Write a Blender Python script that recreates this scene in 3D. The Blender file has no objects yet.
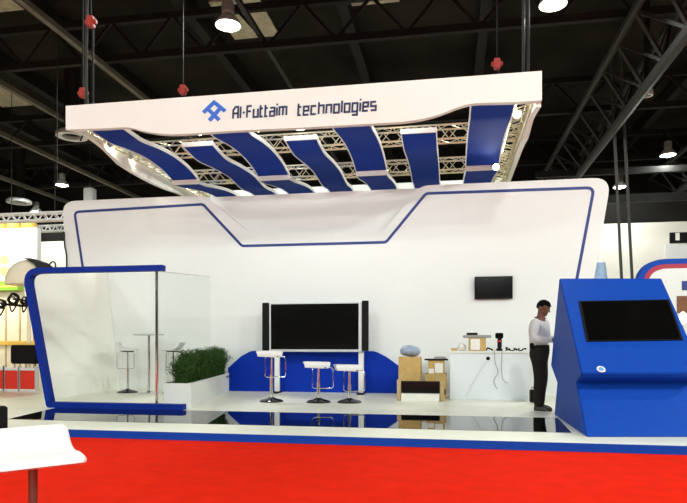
import bpy, bmesh, math, random
from mathutils import Vector, Matrix

random.seed(7)
SC = bpy.context.scene
COL = SC.collection
PI = math.pi

# ------------------------------------------------------------------ camera geometry
F, CX, HY = 610.0, 343.5, 343.0
PSI = math.radians(9.9)
CS, SN = math.cos(PSI), math.sin(PSI)
EYE = 1.15

def ray(px, py):
    xc, zc = (px - CX) / F, (HY - py) / F
    return Vector((xc * CS - SN, xc * SN + CS, zc))
def onY(px, py, Y):
    r = ray(px, py); t = Y / r.y
    return Vector((r.x * t, Y, EYE + r.z * t))
def onX(px, py, X):
    r = ray(px, py); t = X / r.x
    return Vector((X, r.y * t, EYE + r.z * t))
def onZ(px, py, Z):
    r = ray(px, py); t = (Z - EYE) / r.z
    return Vector((r.x * t, r.y * t, Z))
def onP(px, py, p0, n):
    r = ray(px, py); o = Vector((0, 0, EYE))
    t = (p0 - o).dot(n) / r.dot(n)
    return o + r * t

cam_d = bpy.data.cameras.new('camera'); cam = bpy.data.objects.new('camera', cam_d); COL.objects.link(cam)
cam.location = (0, 0, EYE); cam.rotation_euler = (PI / 2, 0, PSI)
cam_d.sensor_fit = 'HORIZONTAL'; cam_d.sensor_width = 36; cam_d.lens = F * 36 / 687
cam_d.shift_y = (HY - 251.5) / 687
cam_d.clip_start = 0.05; cam_d.clip_end = 200
SC.camera = cam

# ------------------------------------------------------------------ materials
def lin(c):
    c /= 255.0
    return c / 12.92 if c <= 0.04045 else ((c + 0.055) / 1.055) ** 2.4
def rgb(r, g, b): return (lin(r), lin(g), lin(b), 1)
MATS = {}
def mat(name, c, rough=0.6, metal=0.0, var=0.04, scale=6.0, spec=0.5, bump=0.0, emit=None, es=0.0):
    if name in MATS: return MATS[name]
    m = bpy.data.materials.new(name); m.use_nodes = True
    nt = m.node_tree; b = nt.nodes['Principled BSDF']
    b.inputs['Roughness'].default_value = rough; b.inputs['Metallic'].default_value = metal
    b.inputs['Specular IOR Level'].default_value = spec
    col = rgb(*c)
    tc = nt.nodes.new('ShaderNodeTexCoord'); nz = nt.nodes.new('ShaderNodeTexNoise')
    nz.inputs['Scale'].default_value = scale; nz.inputs['Detail'].default_value = 4
    nt.links.new(tc.outputs['Object'], nz.inputs['Vector'])
    rp = nt.nodes.new('ShaderNodeValToRGB')
    rp.color_ramp.elements[0].position = 0.3; rp.color_ramp.elements[1].position = 0.7
    rp.color_ramp.elements[0].color = tuple(max(0, x * (1 - var)) for x in col[:3]) + (1,)
    rp.color_ramp.elements[1].color = tuple(min(1, x * (1 + var)) for x in col[:3]) + (1,)
    nt.links.new(nz.outputs['Fac'], rp.inputs['Fac']); nt.links.new(rp.outputs['Color'], b.inputs['Base Color'])
    if bump:
        bp = nt.nodes.new('ShaderNodeBump'); bp.inputs['Strength'].default_value = bump
        bp.inputs['Distance'].default_value = 0.01
        nt.links.new(nz.outputs['Fac'], bp.inputs['Height']); nt.links.new(bp.outputs['Normal'], b.inputs['Normal'])
    if emit:
        b.inputs['Emission Color'].default_value = rgb(*emit); b.inputs['Emission Strength'].default_value = es
    MATS[name] = m
    return m

M_WHITE = mat('white_laminate', (228, 229, 223), 0.55, var=0.015, scale=1.5, spec=0.3)
M_WALLW = mat('white_painted_board', (229, 231, 228), 0.7, var=0.015, scale=0.8, spec=0.2)
M_PLAT = mat('cream_white_decking', (246, 245, 226), 0.35, var=0.03, scale=2.0, spec=0.35)
M_GLOSS = mat('black_gloss_acrylic', (4, 5, 10), 0.02, var=0.05, spec=0.5)
M_BLUE = mat('royal_blue_laminate', (11, 68, 166), 0.55, var=0.05, scale=12, spec=0.15)
M_BLUED = mat('deep_blue_board', (4, 48, 164), 0.55, var=0.06, scale=9, spec=0.12)
M_NAVY = mat('navy_trim', (14, 44, 120), 0.5, var=0.04)
M_BAND = mat('blue_stretch_fabric', (22, 56, 150), 0.85, var=0.12, scale=14, spec=0.15)
M_RED = mat('red_event_carpet', (224, 35, 10), 0.95, var=0.07, scale=5, spec=0.05, bump=0.3)
M_REDP = mat('red_panel_cloth', (226, 48, 28), 0.8, var=0.06)
M_HALL = mat('cream_hall_floor', (226, 214, 186), 0.3, var=0.06, scale=1.0)
M_HALLW = mat('hall_wall_paint', (232, 228, 216), 0.8, var=0.03, scale=0.3, spec=0.1)
M_DARK = mat('dark_upper_wall', (30, 29, 27), 0.9, var=0.2, scale=0.6, spec=0.1)
M_CEIL = mat('dark_roof_sheet', (34, 33, 28), 0.9, var=0.55, scale=0.35, spec=0.1)  # near-black roof sheet with broad random mottling
M_STEEL = mat('dark_roof_steel', (26, 25, 23), 0.7, var=0.2, scale=2, spec=0.2)
M_PIPE = mat('grey_roof_pipe', (100, 97, 86), 0.6, var=0.15, scale=1.5, spec=0.3)
M_STEELG = mat('grey_roof_steel', (40, 39, 37), 0.6, var=0.2, scale=1.5, spec=0.3)
M_ALU = mat('aluminium_truss', (214, 204, 172), 0.35, metal=0.7, var=0.05)
M_CHROME = mat('chrome', (225, 225, 225), 0.12, metal=1.0, var=0.02)
M_BLACK = mat('black_plastic', (9, 9, 9), 0.6, var=0.1, spec=.2)
M_SCREEN = mat('black_screen_glass', (9, 9, 9), 0.12, var=0.1, spec=0.35)
M_SILVER = mat('silver_plastic', (205, 207, 208), 0.4, metal=0.2, var=0.03)
M_VINYL = mat('white_vinyl', (224, 224, 222), 0.4, var=0.015, scale=3)
M_CARD = mat('brown_cardboard', (196, 164, 104), 0.85, var=0.1, scale=8, spec=0.1)
M_PAPER = mat('white_paper', (236, 234, 226), 0.8, var=0.03, spec=0.1)
M_BAGB = mat('pale_blue_plastic_bag', (150, 162, 184), 0.35, var=0.15, scale=20)
M_TAN = mat('tan_tape', (190, 166, 120), 0.7, var=0.1)
M_SKIN = mat('brown_skin', (112, 72, 48), 0.55, var=0.06)
M_HAIR = mat('black_hair', (8, 7, 7), 0.9, var=0.2, scale=60, spec=.1)
M_SHIRT = mat('white_shirt_cotton', (214, 214, 212), 0.85, var=0.05, scale=12, spec=0.1, bump=0.4)
M_TROUS = mat('dark_grey_trousers', (38, 36, 32), 0.85, var=0.15, scale=14, spec=0.1, bump=0.4)
M_SHOE = mat('dark_shoe_leather', (34, 28, 24), 0.4, var=0.1)
M_LEAF = mat('dark_green_leaf', (44, 74, 22), 0.6, var=0.35, scale=9, spec=0.2)
M_SOIL = mat('dark_soil', (44, 36, 26), 0.95, var=0.3, scale=25, spec=0.05)
M_REDM = mat('red_hoist_paint', (150, 36, 22), 0.5, var=0.08)
M_GREEN = mat('green_fascia', (116, 172, 42), 0.6, var=0.05)
M_CREAM = mat('cream_stand_panel', (244, 232, 204), 0.7, var=0.03)
M_YEL = mat('yellow_fascia', (240, 196, 92), 0.6, var=0.06)
M_GREYB = mat('grey_blue_print', (140, 166, 196), 0.5, var=0.15, scale=7)
M_BROWN = mat('brown_print', (120, 74, 40), 0.6, var=0.3, scale=7)
M_LOGO = mat('logo_blue', (24, 96, 200), 0.5, var=0.02)
M_INK = mat('dark_navy_lettering', (16, 30, 78), 0.5, var=0.02)
M_PINKR = mat('pinkish_red_vinyl', (226, 70, 84), 0.6, var=0.04)
M_LAMP = mat('lit_lamp_glass', (255, 250, 235), 0.5, emit=(255, 248, 226), es=30)
M_SPOT = mat('lit_spot_glass', (255, 250, 235), 0.5, emit=(255, 246, 220), es=20)
M_WARM = mat('lit_warm_lamp', (255, 220, 140), 0.5, emit=(255, 200, 90), es=3)
M_GREY = mat('mid_grey_metal', (150, 150, 146), 0.5, metal=0.3, var=0.05)

def glass_mat():
    m = bpy.data.materials.new('clear_glass'); m.use_nodes = True
    nt = m.node_tree; nt.nodes.remove(nt.nodes['Principled BSDF'])
    out = nt.nodes['Material Output']
    t = nt.nodes.new('ShaderNodeBsdfTransparent'); t.inputs[0].default_value = (0.97, 0.98, 0.975, 1)
    g = nt.nodes.new('ShaderNodeBsdfGlossy'); g.inputs['Roughness'].default_value = 0.02
    fr = nt.nodes.new('ShaderNodeValue'); fr.outputs[0].default_value = 0.03
    mx = nt.nodes.new('ShaderNodeMixShader')
    nt.links.new(fr.outputs[0], mx.inputs[0]); nt.links.new(t.outputs[0], mx.inputs[1]); nt.links.new(g.outputs[0], mx.inputs[2])
    nt.links.new(mx.outputs[0], out.inputs['Surface'])
    return m
M_GLASS = glass_mat()

# ------------------------------------------------------------------ mesh builder
def root_of(o):
    while o.parent is not None: o = o.parent
    return o
class MB:
    def __init__(s): s.bm = bmesh.new()
    def hexa(s, p):
        v = [s.bm.verts.new(q) for q in p]
        for f in ((3, 2, 1, 0), (4, 5, 6, 7), (0, 1, 5, 4), (1, 2, 6, 5), (2, 3, 7, 6), (3, 0, 4, 7)):
            s.bm.faces.new([v[i] for i in f])
        return s
    def box(s, x0, x1, y0, y1, z0, z1):
        return s.hexa([(x0, y0, z0), (x1, y0, z0), (x1, y1, z0), (x0, y1, z0), (x0, y0, z1), (x1, y0, z1), (x1, y1, z1), (x0, y1, z1)])
    def bar(s, a, b, w, h):                 # box section w x h between two points
        a, b = Vector(a), Vector(b); d = (b - a).normalized()
        up = Vector((0, 0, 1)) if abs(d.z) < 0.95 else Vector((0, 1, 0))
        r = d.cross(up).normalized() * w / 2; u = r.cross(d).normalized() * h / 2
        return s.hexa([a - r - u, a + r - u, a + r + u, a - r + u, b - r - u, b + r - u, b + r + u, b - r + u])
    def cyl(s, a, b, r0, r1=None, n=14, cap=True):
        r1 = r0 if r1 is None else r1
        a, b = Vector(a), Vector(b); d = (b - a).normalized()
        up = Vector((0, 0, 1)) if abs(d.z) < 0.95 else Vector((1, 0, 0))
        x = d.cross(up).normalized(); y = d.cross(x).normalized()
        A, B = [], []
        for i in range(n):
            t = 2 * PI * i / n; q = x * math.cos(t) + y * math.sin(t)
            A.append(s.bm.verts.new(a + q * r0)); B.append(s.bm.verts.new(b + q * r1))
        for i in range(n):
            j = (i + 1) % n; s.bm.faces.new((A[i], A[j], B[j], B[i]))
        if cap:
            s.bm.faces.new(A[::-1]); s.bm.faces.new(B)
        return s
    def tube(s, pts, r, n=8, closed=False):
        pts = [Vector(p) for p in pts]; N = len(pts); rings = []
        px = None
        for i, p in enumerate(pts):
            if closed: d = pts[(i + 1) % N] - pts[i - 1]
            else: d = pts[min(i + 1, N - 1)] - pts[max(i - 1, 0)]
            d.normalize()
            if px is None:
                up = Vector((0, 0, 1)) if abs(d.z) < 0.9 else Vector((1, 0, 0))
                px = d.cross(up).normalized()
            else: px = (px - d * px.dot(d)).normalized()
            y = d.cross(px)
            rings.append([s.bm.verts.new(p + (px * math.cos(2 * PI * k / n) + y * math.sin(2 * PI * k / n)) * r) for k in range(n)])
        for i in range(N if closed else N - 1):
            A, B = rings[i], rings[(i + 1) % N]
            for k in range(n):
                j = (k + 1) % n; s.bm.faces.new((A[k], A[j], B[j], B[k]))
        if not closed:
            s.bm.faces.new(rings[0][::-1]); s.bm.faces.new(rings[-1])
        return s
    def lathe(s, prof, c=(0, 0, 0), n=24):   # prof [(r, z)]
        c = Vector(c); rings = []
        for r, z in prof:
            if r < 1e-5: rings.append([s.bm.verts.new(c + Vector((0, 0, z)))])
            else: rings.append([s.bm.verts.new(c + Vector((r * math.cos(2 * PI * k / n), r * math.sin(2 * PI * k / n), z))) for k in range(n)])
        for A, B in zip(rings, rings[1:]):
            for k in range(n):
                j = (k + 1) % n
                if len(A) == 1 and len(B) == 1: continue
                if len(A) == 1: s.bm.faces.new((A[0], B[k], B[j]))
                elif len(B) == 1: s.bm.faces.new((A[k], A[j], B[0]))
                else: s.bm.faces.new((A[k], A[j], B[j], B[k]))
        return s
    def prism(s, pts, ext):                  # planar polygon extruded by a vector
        pts = [Vector(p) for p in pts]; ext = Vector(ext)
        A = [s.bm.verts.new(p) for p in pts]; B = [s.bm.verts.new(p + ext) for p in pts]
        s.bm.faces.new(A[::-1]); s.bm.faces.new(B); n = len(A)
        for i in range(n):
            j = (i + 1) % n; s.bm.faces.new((A[i], A[j], B[j], B[i]))
        return s
    def loft(s, P, Q):                       # two polygons with matching vertices, sides and caps
        A = [s.bm.verts.new(p) for p in P]; B = [s.bm.verts.new(p) for p in Q]
        s.bm.faces.new(A[::-1]); s.bm.faces.new(B); n = len(A)
        for i in range(n):
            j = (i + 1) % n; s.bm.faces.new((A[i], A[j], B[j], B[i]))
        return s
    def ball(s, c, rx, ry=None, rz=None, n=12):
        ry = rx if ry is None else ry; rz = rx if rz is None else rz
        M = Matrix.Translation(c) @ Matrix.Diagonal((rx, ry, rz, 1))
        bmesh.ops.create_uvsphere(s.bm, u_segments=n, v_segments=max(6, n * 2 // 3), radius=1, matrix=M)
        return s
    def ribbon(s, pts, w, f, ext, closed=False):    # mitred 2-D ribbon; f maps (u, v) to 3-D
        pts = [Vector(p).to_2d() if len(p) > 2 else Vector(p) for p in pts]; L, R = [], []
        N = len(pts)
        for i, p in enumerate(pts):
            d0 = (p - pts[i - 1]) if (i > 0 or closed) else (pts[1] - p)
            d1 = (pts[(i + 1) % N] - p) if (i < N - 1 or closed) else d0
            d0 = d0.normalized(); d1 = d1.normalized()
            n0, n1 = Vector((-d0.y, d0.x)), Vector((-d1.y, d1.x))
            m = (n0 + n1).normalized(); k = 1 / max(0.35, m.dot(n0))
            L.append(p + m * w / 2 * k); R.append(p - m * w / 2 * k)
        e = Vector(ext)
        for i in range(N if closed else N - 1):
            j = (i + 1) % N
            q = [Vector(f(*L[i])), Vector(f(*L[j])), Vector(f(*R[j])), Vector(f(*R[i]))]
            s.hexa(q + [x + e for x in q])
        return s
    def build(s, name, m, parent=None, smooth=False, bevel=0.0, seg=2):
        bm = s.bm
        if parent is not None:
            r = root_of(parent)
            mw = Matrix.LocRotScale(r.location, r.rotation_euler.to_quaternion(), Vector((1, 1, 1)))
            bmesh.ops.transform(bm, matrix=mw.inverted(), verts=bm.verts)
        if bevel:
            bmesh.ops.bevel(bm, geom=[e for e in bm.edges if len(e.link_faces) == 2 and e.calc_face_angle(0) > 0.5], offset=bevel, segments=seg, affect='EDGES', clamp_overlap=True)
        bmesh.ops.recalc_face_normals(bm, faces=bm.faces)
        me = bpy.data.meshes.new(name); bm.to_mesh(me); bm.free()
        o = bpy.data.objects.new(name, me); COL.objects.link(o)
        me.materials.append(m)
        if smooth:
            me.shade_smooth()
            me.set_sharp_from_angle(angle=math.radians(40))
        if parent is not None: o.parent = parent
        return o

def tag(o, label, cat, group=None, kind=None):
    o['label'] = label; o['category'] = cat
    if group: o['group'] = group
    if kind: o['kind'] = kind
    return o
def thing(name, label, cat, loc=(0, 0, 0), rz=0.0, group=None):
    o = bpy.data.objects.new(name, None); COL.objects.link(o)
    o.location = loc; o.rotation_euler = (0, 0, rz); o.empty_display_size = 0.1
    return tag(o, label, cat, group)
def struct(o, label=None, cat=None):
    o['kind'] = 'structure'
    if label: o['label'] = label
    if cat: o['category'] = cat
    return o
def dup(root, loc, rz, label, group=None):
    r = root.copy(); COL.objects.link(r); r.location = loc; r.rotation_euler = (0, 0, rz); r['label'] = label
    if group: r['group'] = group
    for ch in [c for c in root.children]:
        c = ch.copy(); COL.objects.link(c); c.parent = r
        for g in [g for g in ch.children]:
            d = g.copy(); COL.objects.link(d); d.parent = c
    return r
def round_poly(pts, rad, seg=6):
    out = []; n = len(pts); pts = [Vector(p) for p in pts]
    for i, p in enumerate(pts):
        r = rad[i] if isinstance(rad, (list, tuple)) else rad
        if r <= 0: out.append(p); continue
        a = (pts[i - 1] - p); b = (pts[(i + 1) % n] - p)
        la, lb = a.length, b.length; a.normalize(); b.normalize()
        ang = a.angle(b); t = min(r / math.tan(ang / 2), la * 0.48, lb * 0.48)
        A, B = p + a * t, p + b * t
        for k in range(seg + 1):
            u = k / seg
            out.append(A * (1 - u) ** 2 + p * 2 * u * (1 - u) + B * u * u)
    return out
def catmull(pts, seg=6):
    P = [Vector(p) for p in pts]; P = [P[0] * 2 - P[1]] + P + [P[-1] * 2 - P[-2]]; out = []
    for i in range(1, len(P) - 2):
        for k in range(seg):
            t = k / seg
            out.append(0.5 * ((2 * P[i]) + (P[i + 1] - P[i - 1]) * t + (2 * P[i - 1] - 5 * P[i] + 4 * P[i + 1] - P[i + 2]) * t * t + (3 * P[i] - P[i - 1] - 3 * P[i + 1] + P[i + 2]) * t ** 3))
    out.append(P[-2]); return out

# ================================================================== HALL
HX0, HX1, HY0, HY1, HZ = -30, 20, -34, 32, 11.2
struct(MB().box(HX0, HX1, HY0, HY1, -0.2, 0).build('floor', M_HALL), 'cream exhibition hall floor around the stands', 'floor')
PY0 = 6.73
struct(MB().box(-22, 15, -3.0, PY0 - 0.005, 0.0, 0.008).build('carpet', M_RED), 'bright red aisle carpet in front of the blue edged platform', 'carpet')
struct(MB().box(HX0, HX1, HY1, HY1 + 0.3, 0, 7.05).build('wall_back', M_HALLW), 'pale hall wall far behind the stand', 'wall')
struct(MB().box(HX0, HX1, HY1, HY1 + 0.3, 7.05, HZ).build('wall_back_upper', M_DARK), 'dark band above the pale hall wall', 'wall')
struct(MB().box(HX0 - 0.3, HX0, HY0, HY1, 0, HZ).build('wall_left', M_DARK), 'dark hall wall', 'wall')
struct(MB().box(HX1, HX1 + 0.3, HY0, HY1, 0, HZ).build('wall_right', M_DARK), 'dark hall wall on the other side', 'wall')
struct(MB().box(HX0, HX1, HY0 - 0.3, HY0, 0, HZ).build('wall_front', M_DARK), 'dark hall wall behind the viewer', 'wall')
struct(MB().box(HX0, HX1, HY0, HY1, HZ, HZ + 0.2).build('ceiling', M_CEIL), 'dark hall roof', 'ceiling')

# roof steel
def xtruss(Y, z0, z1):
    m = MB()
    for z in (z0, z1): m.bar((HX0, Y, z), (HX1, Y, z), 0.16, 0.2)
    n = 26; w = (HX1 - HX0) / n
    for i in range(n):
        a = HX0 + w * i
        m.bar((a, Y, z0), (a + w / 2, Y, z1), 0.08, 0.08); m.bar((a + w / 2, Y, z1), (a + w, Y, z0), 0.08, 0.08)
    return struct(m.build('roof_truss', M_STEEL), 'dark lattice roof truss spanning the hall', 'roof truss')
for Y, z in ((10, 9.6), (16.5, 9.5), (23, 9.5), (29, 9.4)): xtruss(Y, z, z + 1.1)
for X, z, w in ((-9.9, 9.2, 0.15), (-13.7, 9.2, 0.15), (-17.0, 9.2, 0.16), (-21.5, 9.2, 0.16), (-5.2, 9.7, 0.12)):
    struct(MB().bar((X, 4, z), (X, HY1, z), w, w).build('roof_purlin', M_PIPE if w > 0.13 else M_STEELG), 'long pale steel purlin running under the roof', 'purlin')
for X in (-24, -19, -15.3, -11.8, -7.5, -3, 1, 8.5, 11.5):
    struct(MB().bar((X, 2, 10.9), (X, HY1, 10.9), 0.3, 0.5).build('roof_beam', M_STEEL), 'dark steel beam under the roof', 'roof beam')
def ytruss(a, b, c, label):       # triangular truss running along the hall: chords at (x, z)
    m = MB(); y0, y1 = 6, HY1
    for (x, z), r in ((a, 0.11), (b, 0.1), (c, 0.15)): m.cyl((x, y0, z), (x, y1, z), r, n=8)
    n = 16; w = (y1 - y0) / n
    for i in range(n):
        y = y0 + w * i
        for p in (a, b):
            m.bar((p[0], y, p[1]), (c[0], y + w / 2, c[1]), 0.08, 0.08); m.bar((c[0], y + w / 2, c[1]), (p[0], y + w, p[1]), 0.08, 0.08)
    return struct(m.build('roof_truss', M_STEELG), label, 'roof truss')
ytruss((4.4, 9.2), (5.75, 9.6), (5.35, 8.25), 'three-chord pipe truss running to the back wall, nearest the big canopy')
ytruss((9.6, 9.2), (11.2, 9.6), (10.6, 8.3), 'three-chord pipe truss running to the back wall, farther from the canopy')
struct(MB().bar((3.6, 29.5, 7.7), (14, 29.5, 7.7), 0.3, 0.35).bar((3.6, 27, 8.3), (14, 27, 8.3), 0.2, 0.25).build('roof_beam', M_STEEL), 'dark cross beams over the pale hall wall', 'roof beam')
# pale roof sheets between the beams on the left
for (x, y, w, d) in ((-17.8, 17.5, 1.4, 3.2), (-17.9, 21.5, 1.4, 2.8), (-12.8, 15.6, 1.5, 1.4), (-10.6, 14.0, 1.5, 1.4), (-12.9, 13.6, 1.4, 1.3), (-2.2, 17, 1.5, 1.6), (-6.2, 15.5, 1.5, 1.6), (-6.2, 18, 1.5, 2.2)):
    struct(MB().box(x - w / 2, x + w / 2, y - d / 2, y + d / 2, 11.1, 11.16).build('roof_panel', mat('pale_roof_sheet', (190, 186, 164), .8, var=.2)), 'grey roof sheet between dark beams', 'roof panel')

# high-bay lamps
def high_bay(label, loc, light=True, energy=1000, group='high-bay hall lamps'):
    t = thing('high_bay_lamp', label, 'lamp', loc, 0, group)
    x, y, z = loc
    MB().lathe([(0.0, 0.55), (0.13, 0.55), (0.15, 0.5), (0.15, 0.3), (0.11, 0.26), (0.0, 0.26)], loc, 16).build('ballast_housing', M_GREY, t, True)
    MB().lathe([(0.1, 0.27), (0.16, 0.22), (0.28, 0.08), (0.31, -0.02), (0.3, -0.02), (0.27, 0.07), (0.15, 0.21), (0.1, 0.26)], loc, 20).build('reflector', M_SILVER, t, True)
    MB().lathe([(0.0, -0.06), (0.14, -0.05), (0.24, 0.0), (0.27, 0.05), (0.0, 0.1)], loc, 18).build('bulb', M_LAMP, t, True)
    MB().cyl((x, y, z + 0.55), (x, y, HZ), 0.012, n=6).build('hanging_rod', M_STEELG, t)
    if light:
        ld = bpy.data.lights.new('lamp_light', 'SPOT'); ld.energy = energy; ld.spot_size = math.radians(178); ld.spot_blend = 0.02
        ld.shadow_soft_size = 0.3; ld.color = (.955, 1, .965)
        lo = bpy.data.objects.new('lamp_light', ld); COL.objects.link(lo); lo.parent = t; lo.location = (0, 0, -0.12)
    return t
LAMPE = 1500
def lamp_at(px, py, z, label, **k):
    p = onZ(px, py, z); return high_bay(label, p, **k)
lamp_at(228, 25, 8.8, 'bright high-bay lamp hanging above the lettering of the canopy', energy=LAMPE)
lamp_at(553, 4, 8.8, 'bright high-bay lamp over the canopy end with no lettering', energy=LAMPE)
lamp_at(299, 127, 8.8, 'high-bay lamp half hidden by the lower edge of the canopy fascia', energy=LAMPE)
lamp_at(62, 185, 8.8, 'high-bay lamp hanging left of the canopy above the white wall corner', energy=LAMPE)
lamp_at(36, 212, 8.3, 'small far high-bay lamp just above the white lighting truss', energy=LAMPE * 0.5)
lamp_at(620, 187, 8.4, 'far high-bay lamp beside the rounded right corner of the white wall', energy=LAMPE * 0.5)
lamp_at(668, 155, 8.8, 'high-bay lamp on the right, higher than the one beside the white wall', energy=LAMPE * 0.6)
for x, k_ in ((-14, .8), (-6, .9), (3, 1.0), (12, 1.5)):  # rows of unseen lamps, added to light the stand evenly from the front
    for y, e in ((-26, 2.1), (-17, 1.2), (-8, 1.15), (0, 1.4)):
        high_bay('added unseen high-bay lamp behind the viewer, lighting the stand from the front', (x, y, 8.8), energy=LAMPE * e * k_)
for x, y in ((12.5, 7), (12.5, 1), (-19, 8)):  # unseen side lamps, added to lift the platform and cubicle side wall
    high_bay('added unseen high-bay lamp off to one side, brightening the stand', (x, y, 8.8), energy=LAMPE * (2.3 if x > 0 else 1.3))
def ring_vent(px, py, z, r, label):
    c = onZ(px, py, z)
    m = MB().lathe([(r * 0.62, 0), (r, 0), (r, 0.12), (r * 0.8, 0.2), (r * 0.62, 0.12), (r * 0.62, 0)], c, 28)
    t = thing('ceiling_vent', label, 'air vent', c)
    m.build('ring', M_SILVER, t, True)
    MB().cyl(c + Vector((0, 0, 0.12)), (c.x, c.y, HZ), r * 0.5, n=18).build('duct', M_STEEL, t, True)
ring_vent(72, 137, 8.6, 0.55, 'round white air vent beside the lower left of the canopy')
ring_vent(19, 203, 8.4, 0.6, 'round white air vent above the white lighting truss')
ring_vent(647, 96, 8.2, 0.16, 'small round white air vent on the right roof pipe')
ring_vent(594, 211, 7.9, 0.35, 'round white air vent just past the right wall corner')
c = onZ(90, 195, 7.9)
t = thing('hall_speaker', 'small white loudspeaker hanging above the left end of the white wall', 'loudspeaker', c)
MB().box(c.x - .22, c.x + .22, c.y - .2, c.y + .2, c.z - .3, c.z + .3).build('housing', M_SILVER, t, bevel=.04)
MB().cyl((c.x, c.y, c.z + .3), (c.x, c.y, HZ), .015, n=6).build('hanging_rod', M_STEELG, t)

# ================================================================== PLATFORM
PX0, PX1, PY1, PZ = -8.3, 5.2, 13.6, 0.1
t = thing('stand_platform', 'low cream platform with blue front edge carrying the white stand', 'platform', (0, PY0, 0)); t['kind'] = 'structure'
EDGE_L = -12.0
MB().prism([(EDGE_L, PY0 + .012, 0), (PX1, PY0 + .012, 0), (PX1, PY1, 0), (PX0, PY1, 0), (PX0, 9.0, 0), (EDGE_L, 8.0, 0)], (0, 0, PZ)).build('deck', M_PLAT, t)
MB().box(EDGE_L, PX1, PY0, PY0 + .012, 0, PZ - .002).build('edge_strip', M_BLUE, t)['label'] = 'royal blue front edge strip'
gl = [onZ(57.6, 407.6, PZ), onZ(12, 418.5, PZ), onZ(571.7, 433, PZ), onZ(558, 418.2, PZ)]
gl[0].y = gl[3].y = 8.92; gl[1].y = gl[2].y = 7.48
MB().prism([(p.x, p.y, PZ) for p in gl], (0, 0, 0.003)).build('gloss_floor_inset', M_GLOSS, t)['label'] = 'mirror-black glossy floor strip'
DZ = PZ

# ================================================================== FEATURE WALL
WY = 12.8
def w2(px, py): p = onY(px, py, WY); return (p.x, p.z)
t = thing('feature_wall', 'tall white back wall with rounded corners and a thin blue inlay line', 'display wall', (0, WY, DZ))
WTOP = 4.43
lt = w2(62, 204)[0]; rt = w2(611.5, 180)[0]; lb = w2(75, 389)[0]; rb = w2(574, 396)[0]
def xz(px): return onY(px, 200, WY).x
front = [(lb, DZ), (rb, DZ), (rt, WTOP), (xz(421), WTOP), (xz(383), onY(383, 231.5, WY).z), (xz(250), onY(250, 233, WY).z), (xz(205), WTOP), (lt, WTOP)]
fp = round_poly([(a, WY, b) for a, b in front], [0, 0, .3, .35, .3, .3, .35, .3])
MB().prism(fp, (0, .13, 0)).build('front_panel', M_WALLW, t)
MB().prism([(xz(196), WY + .13, 3.0), (xz(432), WY + .13, 3.0), (xz(432), WY + .13, WTOP - .02), (xz(196), WY + .13, WTOP - .02)], (0, .12, 0)).build('rear_panel', M_WALLW, t)
line = [(85.5, 285), (74.5, 212), (203, 204.3), (242, 246), (386, 242.3), (426, 193.5), (594, 187.7), (577, 278), (571, 310)]
lp = round_poly([w2(*q) + (0,) for q in line[:1]] + [w2(*q) + (0,) for q in line[1:-1]] + [w2(*line[-1]) + (0,)], [0, .1, .12, .12, .12, .12, .12, .1, 0], 4)
MB().ribbon(lp, 0.058, lambda u, v: (u, WY - .006, v), (0, .012, 0)).build('inlay_line', M_NAVY, t)['label'] = 'thin dark blue inlay line'
# low blue board
bl = [(228, 392), (228, 368), (240.7, 356.5), (251, 351), (375, 351), (386, 356.8), (401, 367.5), (403, 393)]
YB = WY - .07
b3 = [onY(a, b, YB) for a, b in bl]; b3[0].z = b3[-1].z = DZ; zt = (b3[3].z + b3[4].z) / 2; b3[3].z = b3[4].z = zt
b3 = round_poly(b3, [0, 0, .25, .35, .35, .25, 0, 0])
tag(MB().prism(b3, (0, .06, 0)).build('low_backboard', M_BLUED), 'low curved-top blue board standing under the big screen', 'backboard')

tag(MB().tube(catmull([onY(a_, b_, WY - .03) for a_, b_ in ((64, 232), (64.5, 245), (66.5, 256), (66.5, 275))], 5), .018, 6).build('rim_cable', M_STEELG), 'dark cable hanging down the left rim of the white wall', 'cable')
# wall television
YT = WY - .09
a, b = onY(474.6, 276.6, YT), onY(512.8, 298.6, YT)
t = thing('wall_television', 'small black flat television mounted high on the white wall', 'television', ((a.x + b.x) / 2, YT, b.z))
MB().box(a.x, b.x, YT, YT + .05, b.z, a.z).build('casing', M_BLACK, t, bevel=.008)
MB().box(a.x + .02, b.x - .02, YT - .003, YT, b.z + .035, a.z - .02).build('screen', M_SCREEN, t)
MB().box(a.x + .25, b.x - .25, YT + .05, WY - .002, b.z + .1, a.z - .1).build('wall_bracket', M_BLACK, t)

# big screen on posts
YS = 12.3
def s2(px, py): return onY(px, py, YS)
x0, x1 = s2(271, 320).x, s2(358.6, 320).x
zt, zb = s2(315, 302.6).z, s2(315, 351.8).z
t = thing('display_screen', 'large black flat screen on a white two-post floor stand with speaker bars', 'screen', ((x0 + x1) / 2, YS, DZ))
MB().box(x0 - .04, x1 + .06, YS, YS + .08, zb, zt).build('frame', M_SILVER, t, bevel=.008)
MB().box(x0, x1, YS - .006, YS, zb + .05, zt - .025).build('panel', M_SCREEN, t)
xl0, xl1 = s2(262.2, 320).x, s2(268.4, 320).x
MB().box(xl0, xl1, YS - .01, YS + .08, zb + .02, zt + .01).build('speaker_bar', M_BLACK, t, bevel=.01)
xr0, xr1 = s2(361.8, 320).x, s2(368.3, 320).x
MB().box(xr0, xr1, YS - .01, YS + .08, zb + .02, zt + .03).build('speaker_bar', M_BLACK, t, bevel=.01)
for a_, b_ in ((273.2, 277.8), (357.8, 362.8)):
    p, q = s2(a_, 370).x, s2(b_, 370).x
    MB().box(p, q, YS + .085, YS + .17, DZ + .03, zb + .3).build('post', M_WHITE, t, bevel=.008)
    MB().box(p - .02, q + .02, YS - .1, YS + .33, DZ, DZ + .03).build('foot', M_BLACK, t, bevel=.008)

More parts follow.
